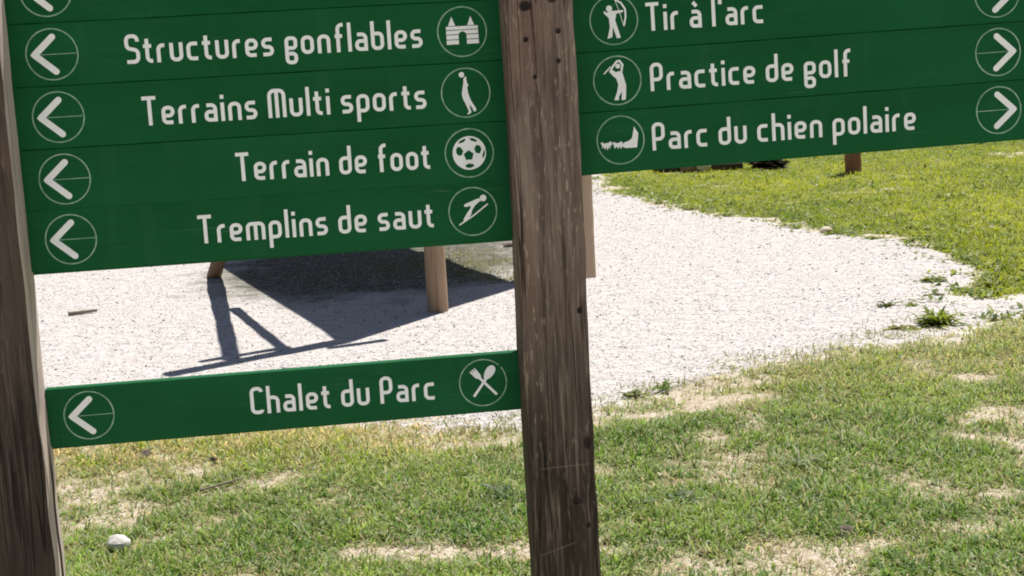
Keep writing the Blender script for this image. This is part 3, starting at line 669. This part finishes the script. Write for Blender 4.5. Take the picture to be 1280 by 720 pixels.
# ------------------------------------------------------------------ timber play shelter behind the sign
S = Vector((-.225, -.367))
shel = empty('play_shelter', (-.456, 9.124, 0)); SO = shel.location.copy()
tag(shel, 'timber play shelter on round posts behind the sign, throwing a dark roof shadow on gravel', 'shelter')
pine = mat_log('pale_pine_log', (.34, .225, .145), (.46, .32, .22), (.16, .095, .06), .75)
brown = mat_log('brown_pine_log', (.15, .09, .055), (.22, .14, .085), (.1, .06, .04), .6)
def log(name, a, b, r0, r1, mat, parent, off, seed=0, lump=.02):
    a, b = Vector(a), Vector(b); d = b - a; L = d.length; bm = bmesh.new(); n, m = 22, 22; rs = random.Random(seed); rings = []
    for j in range(m + 1):
        t = j / m; r = (r0 + (r1 - r0) * t) * (1 + lump * (math.sin(t * 9 + seed) * .5 + math.sin(t * 23 + seed * 3) * .35 + rs.uniform(-.35, .35)))
        if j in (0, m): r *= .90
        zz = L * t
        if j == 1: zz = .012
        if j == m - 1: zz = L - .012
        ph = seed * 2.1
        rings.append([bm.verts.new((r * (1 + .025 * math.sin(3 * i * 6.283 / n + ph + t * 2) + rs.uniform(-.008, .008)) * math.cos(i * 6.283 / n), r * (1 + .025 * math.sin(2 * i * 6.283 / n + ph)) * math.sin(i * 6.283 / n), zz)) for i in range(n)])
    for p, q in zip(rings[:-1], rings[1:]):
        for i in range(n): bm.faces.new((p[i], p[(i + 1) % n], q[(i + 1) % n], q[i]))
    bm.faces.new(rings[0][::-1]); bm.faces.new(rings[-1])
    o = from_bm(name, bm, mat, parent, True); o.rotation_mode = 'QUATERNION'; o.rotation_quaternion = d.to_track_quat('Z', 'Y'); o.location = a - off
    return o
HR = 2.2
def up(g, h=HR): return (g[0] - S.x * h, g[1] - S.y * h, h)
A = (-.456, 9.124)
log('post', (*A, -.3), (*A, HR), .064, .060, pine, shel, SO, 1)
log('post', (.28, 10.48, -.3), (.28, 10.48, HR), .062, .06, pine, shel, SO, 2)
log('post', (-1.75, 13.05, -.3), (-1.75, 13.05, HR), .062, .06, pine, shel, SO, 3)
log('post', (-.85, 14.35, -.3), (-.85, 14.35, HR), .062, .06, pine, shel, SO, 4)
log('slanted_leg', (-2.255, 11.25, -.1), (*[c for c in up((-1.52, 7.98))],), .058, .048, brown, shel, SO, 5, .13)
log('beam', up((-.95, 8.33), 2.18), up((-1.80, 7.67), 2.18), .075, .060, brown, shel, SO, 6, .13)
log('beam', up((-1.25, 8.235), 2.26), up((-1.685, 7.965), 2.26), .04, .034, brown, shel, SO, 7, .13)
log('beam', up((-.72, 8.28), 2.10), up((-1.02, 8.14), 2.10), .040, .034, brown, shel, SO, 9, .13)
log('brace', (-1.80 - S.x * 1.02, 9.66 - S.y * 1.02, 1.02), up((-1.25, 8.13), 2.15), .036, .034, brown, shel, SO, 8, .13)
# plank roof: corners over the shadow's corners
rc = [(-.965, 8.295), (.07, 9.90), (-1.35, 13.4), (-2.55, 12.45)]
def roof():
    bm = bmesh.new(); q = [Vector(up(c, HR + .03)) for c in rc]; n = 16; rs = random.Random(4)
    for i in range(n):
        t0, t1 = i / n + .0004, (i + 1) / n - .0004
        a, b = q[0].lerp(q[3], t0), q[0].lerp(q[3], t1); c, d = q[1].lerp(q[2], t1), q[1].lerp(q[2], t0)
        e = rs.uniform(0, .07); ddir = (d - a).normalized(); w0, w1 = .09 * math.sin(math.pi * t0) ** 1.5, .09 * math.sin(math.pi * t1) ** 1.5; pts = [a + ddir * (w0 - e * .5), b + ddir * (w1 - e * .5), c + ddir * e, d + ddir * e]
        lo = [bm.verts.new(p - SO) for p in pts]; hi = [bm.verts.new(p - SO + Vector((0, 0, .035))) for p in pts]
        bm.faces.new(lo[::-1]); bm.faces.new(hi)
        for k in range(4): bm.faces.new((lo[k], lo[(k + 1) % 4], hi[(k + 1) % 4], hi[k]))
    # dark roofing felt carried on the boards, closing the joints
    dd_ = (q[1] - q[0]).normalized(); pts = [p + Vector((0, 0, .0375)) + dd_ * (.02 if i in (0, 3) else -.01) for i, p in enumerate(q)]; lo = [bm.verts.new(p - SO) for p in pts]; hi = [bm.verts.new(p - SO + Vector((0, 0, .006))) for p in pts]
    bm.faces.new(lo[::-1]); bm.faces.new(hi)
    for k in range(4): bm.faces.new((lo[k], lo[(k + 1) % 4], hi[(k + 1) % 4], hi[k]))
    return from_bm('roof', bm, brown, shel)
roof()

# ------------------------------------------------------------------ things at the lawn's far side
def single(o, label, cat, group=None): return tag(o, label, cat, group)
redw = mat_log('red_brown_post', (.30, .13, .08), (.38, .18, .11), (.09, .04, .03), .4)
p0 = Vector((3.755, 16.38, 0)); e = empty('timber_post', p0); tag(e, 'thick reddish brown timber post standing on the far lawn under the right planks', 'post')
log('shaft', (p0.x, p0.y, -.2), (p0.x - .02, p0.y, 1.25), .088, .078, redw, e, p0, 11); 
log('cap', (p0.x - .02, p0.y, 1.25), (p0.x - .02, p0.y, 1.29), .092, .07, redw, e, p0, 12)
p0 = Vector((6.075, 19.25, 0)); e = empty('timber_post', p0); tag(e, 'thin dark post at the far right edge of the lawn', 'post')
log('shaft', (p0.x, p0.y, -.2), (p0.x, p0.y, 1.1), .026, .024, mat_log('dark_post', (.07, .06, .04), (.1, .08, .06), (.03, .02, .02)), e, p0, 13)
log('cap', (p0.x, p0.y, 1.1), (p0.x, p0.y, 1.13), .03, .02, redw, e, p0, 14)

def boulder(name, loc, s, mat, seed, label, cat, flat=.8):
    bm = bmesh.new(); bmesh.ops.create_icosphere(bm, subdivisions=3, radius=1); rs = np.random.default_rng(seed); ax = rs.normal(0, 1, (9, 3)); ax /= np.linalg.norm(ax, axis=1)[:, None]; cut = rs.uniform(.62, .92, 9)
    for v in bm.verts:
        p = np.array(v.co)
        for a_, c_ in zip(ax, cut):
            d = p @ a_
            if d > c_: p = p - a_ * (d - c_) * .9
        p += rs.normal(0, .012, 3); v.co = Vector((p[0] * s[0], p[1] * s[1], p[2] * s[2] * flat))
    o = from_bm(name, bm, mat, None, False); o.location = loc; o.rotation_euler.z = rs.uniform(0, 6)
    return tag(o, label, cat)
def gh(x, y): return float(hgt(np.array([[x, y]]))[0])
pale = mat_stone('pale_limestone', (.70, .67, .62), (.52, .49, .44)); flint = mat_stone('dark_flint', (.10, .085, .07), (.17, .15, .12)); cream = mat_stone('cream_stone', (.62, .56, .36), (.5, .46, .30)); rust = mat_stone('rusty_stone', (.33, .20, .14), (.24, .15, .11))
boulder('stone', (-1.34, 4.82, gh(-1.34, 4.82) + .030), (.045, .038, .040), pale, 2, 'rounded white stone lying in the grass beside the left post', 'stone')
boulder('stone', (2.263, 17.33, .07), (.085, .08, .085), cream, 5, 'round cream stone by the dark log on the far lawn', 'stone', 1.0)
boulder('stone', (2.10, 17.40, .06), (.10, .07, .10), rust, 6, 'rusty brown stone beside the round cream stone', 'stone')
boulder('stone', (1.017, 4.633, gh(1.017, 4.633) + .022), (.024, .018, .013), flint, 7, 'small black pebble in the grass above a bare patch, lower right', 'stone')
boulder('stone', (-1.535, 6.055, gh(-1.535, 6.055) + .02), (.034, .020, .022), flint, 8, 'dark pointed flint chip in yellow grass below the lowest plank', 'stone')
boulder('stone', (-1.22, 5.86, gh(-1.22, 5.86) + .022), (.018, .014, .014), flint, 9, 'tiny black pebble right of the flint chip', 'stone')
boulder('stone', (2.47, 11.72, .02), (.06, .05, .035), mat_stone('sand_stone', (.55, .48, .38), (.45, .4, .32)), 10, 'flat sandy stone at the gravel edge by the bright lawn', 'stone')
boulder('stone', (.0, 11.9, .02), (.075, .05, .03), flint, 15, 'small dark stone on sunlit gravel right of the round post', 'stone')
dk = mat_log('shade_dark_log', (.035, .027, .02), (.06, .045, .035), (.015, .012, .01))  # near-black, painting a strip of shade as a log
p0 = Vector((1.72, 17.55, 0))
o = log('shade_log', (1.72, 17.62, .05), (2.72, 17.40, .05), .065, .055, dk, None, Vector((0, 0, 0)), 20)
tag(o, 'dark log standing in for a strip of shade below the right planks', 'log')
twig_m = mat_log('grey_twig', (.20, .17, .13), (.30, .26, .2), (.1, .08, .06))
o = log('twig', (-1.185, 5.40, gh(-1.185, 5.40) + .025), (-1.04, 5.50, gh(-1.04, 5.50) + .028), .0045, .003, twig_m, None, Vector((0, 0, 0)), 21); tag(o, 'grey twig lying on a bare patch of turf, lower left', 'twig')
o = log('twig', (-2.88, 9.72, .02), (-2.71, 9.79, .022), .014, .010, twig_m, None, Vector((0, 0, 0)), 22, .1); tag(o, 'short brown stick lying on the sunlit gravel beside the left post', 'twig')

# ---- leafy weeds
LEAF = mat_leaf('weed_leaf', .4, .35)
def weed(name, x, y, rad, n, label, cat, tall=.5, cols=((.09, .13, .02), (.26, .31, .05)), seed=0, wid=.22, group=None, z=None):
    rs = np.random.default_rng(seed); V, F4, F3, Cc = [], [], [], []
    z = max(.004, gh(x, y)) if z is None else z
    for i in range(n):
        az = rs.uniform(0, 6.283); L = rad * rs.uniform(.30, 1.1); el = rs.uniform(.1, 1.25) * tall + .1; wv = L * wid * rs.uniform(.7, 1.3); curl = rs.uniform(.3, 1.1)
        d = np.array([math.cos(az), math.sin(az), 0]); s = np.array([-math.sin(az), math.cos(az), 0]); b = d * rs.uniform(0, .25) * rad * rs.random() + np.array([rs.normal(0, rad * .26), rs.normal(0, rad * .20), 0])
        p = [b]; a = el
        for k in range(4): p.append(p[-1] + (d * math.cos(a) + np.array([0, 0, 1]) * math.sin(a)) * L / 4); a -= curl * .45
        for q in p: q[2] = max(q[2], .003)
        ws = [.25, .8, 1.0, .7]; o = len(V); up_ = np.array([0, 0, wv * .35])
        for k in range(4): V += [p[k] - s * wv * ws[k] / 2 + up_ * ws[k], p[k], p[k] + s * wv * ws[k] / 2 + up_ * ws[k]]
        V.append(p[4])
        for k in range(3):
            q = o + 3 * k; F4 += [[q, q + 1, q + 4, q + 3], [q + 1, q + 2, q + 5, q + 4]]
        F3 += [[o + 9, o + 10, o + 12], [o + 10, o + 11, o + 12]]
        c = np.array(cols[0]) + (np.array(cols[1]) - np.array(cols[0])) * rs.random(); Cc += [c * rs.uniform(.9, 1.1)] * 13
    ob = np_mesh(name, np.array(V), [np.array(F4), np.array(F3)], LEAF, np.array(Cc)); ob.location = (x, y, z)
    return tag(ob, label, cat, group)
weed('weed_tuft', 2.235, 7.86, .125, 150, 'largest leafy weed tuft on the gravel, apart from the lawn', 'weed', .95, seed=1, wid=.15)
weed('weed_tuft', 2.10, 8.46, .075, 26, 'small dark weed on the gravel beyond the largest tuft', 'weed', .55, ((.05, .07, .015), (.12, .15, .03)), 2)
weed('weed_tuft', 2.24, 8.44, .06, 22, 'small weed just right of the small dark weed on gravel', 'weed', .5, seed=3)
weed('weed_tuft', 2.58, 9.20, .10, 50, 'broad weed where the gravel meets the far lawn, right', 'weed', .5, ((.07, .10, .02), (.2, .22, .05)), 4)
weed('weed_tuft', 2.84, 8.92, .11, 55, 'spreading weed at the lawn corner right of the broad weed', 'weed', .55, ((.09, .12, .02), (.22, .25, .06)), 5)
weed('weed_tuft', 2.47, 8.72, .06, 20, 'flat little weed between the broad weed and the largest tuft', 'weed', .35, ((.06, .08, .02), (.15, .17, .04)), 6)
weed('weed_tuft', .663, 6.73, .075, 20, 'green weed sprouting on the near gravel edge right of the centre post', 'weed', 1.0, ((.07, .12, .02), (.14, .2, .04)), 7)
weed('weed_tuft', .52, 6.62, .09, 22, 'low weed left of the sprouting green weed', 'weed', .4, ((.06, .08, .02), (.16, .18, .05)), 8)
weed('weed_tuft', 2.03, 7.78, .10, 24, 'sparse pale weed left of the largest tuft', 'weed', .3, ((.16, .17, .06), (.28, .27, .1)), 9)
weed('weed_tuft', -.05, 5.18, .10, 30, 'grey green weed in the turf close left of the centre post', 'weed', .7, ((.07, .11, .05), (.14, .19, .09)), 10)
weed('weed_tuft', .52, 5.05, .10, 30, 'blue green leafy weed in the turf right of the centre post', 'weed', .6, ((.08, .12, .07), (.16, .21, .13)), 11)
weed('weed_tuft', 1.02, 5.40, .10, 26, 'pale stalky weed in the turf at lower right', 'weed', .8, ((.18, .22, .13), (.32, .34, .22)), 12, .1)
weed('weed_tuft', 1.32, 5.38, .09, 24, 'fine grey weed farther right in the turf', 'weed', 1.0, ((.16, .2, .1), (.26, .3, .18)), 13, .1)
for i, (x, y, r) in enumerate([(2.46, 11.55, .10), (2.72, 11.2, .12), (2.9, 10.95, .10), (3.02, 10.5, .12), (2.3, 12.05, .09), (1.9, 13.1, .12), (1.66, 13.75, .12), (1.45, 14.4, .12), (3.02, 9.8, .14)]):
    weed('edge_weed', x, y, r * .7, 40, 'low leafy weed along the boundary of gravel and bright lawn', 'weed', .5, ((.08, .12, .02), (.26, .30, .06)), 30 + i, group='weeds along the far gravel edge')
weed('dark_shrub', 2.99, 17.33, .20, 330, 'dark rounded shrub on the far lawn left of the red brown post', 'shrub', 1.15, ((.008, .008, .004), (.03, .022, .012)), 50, .3)
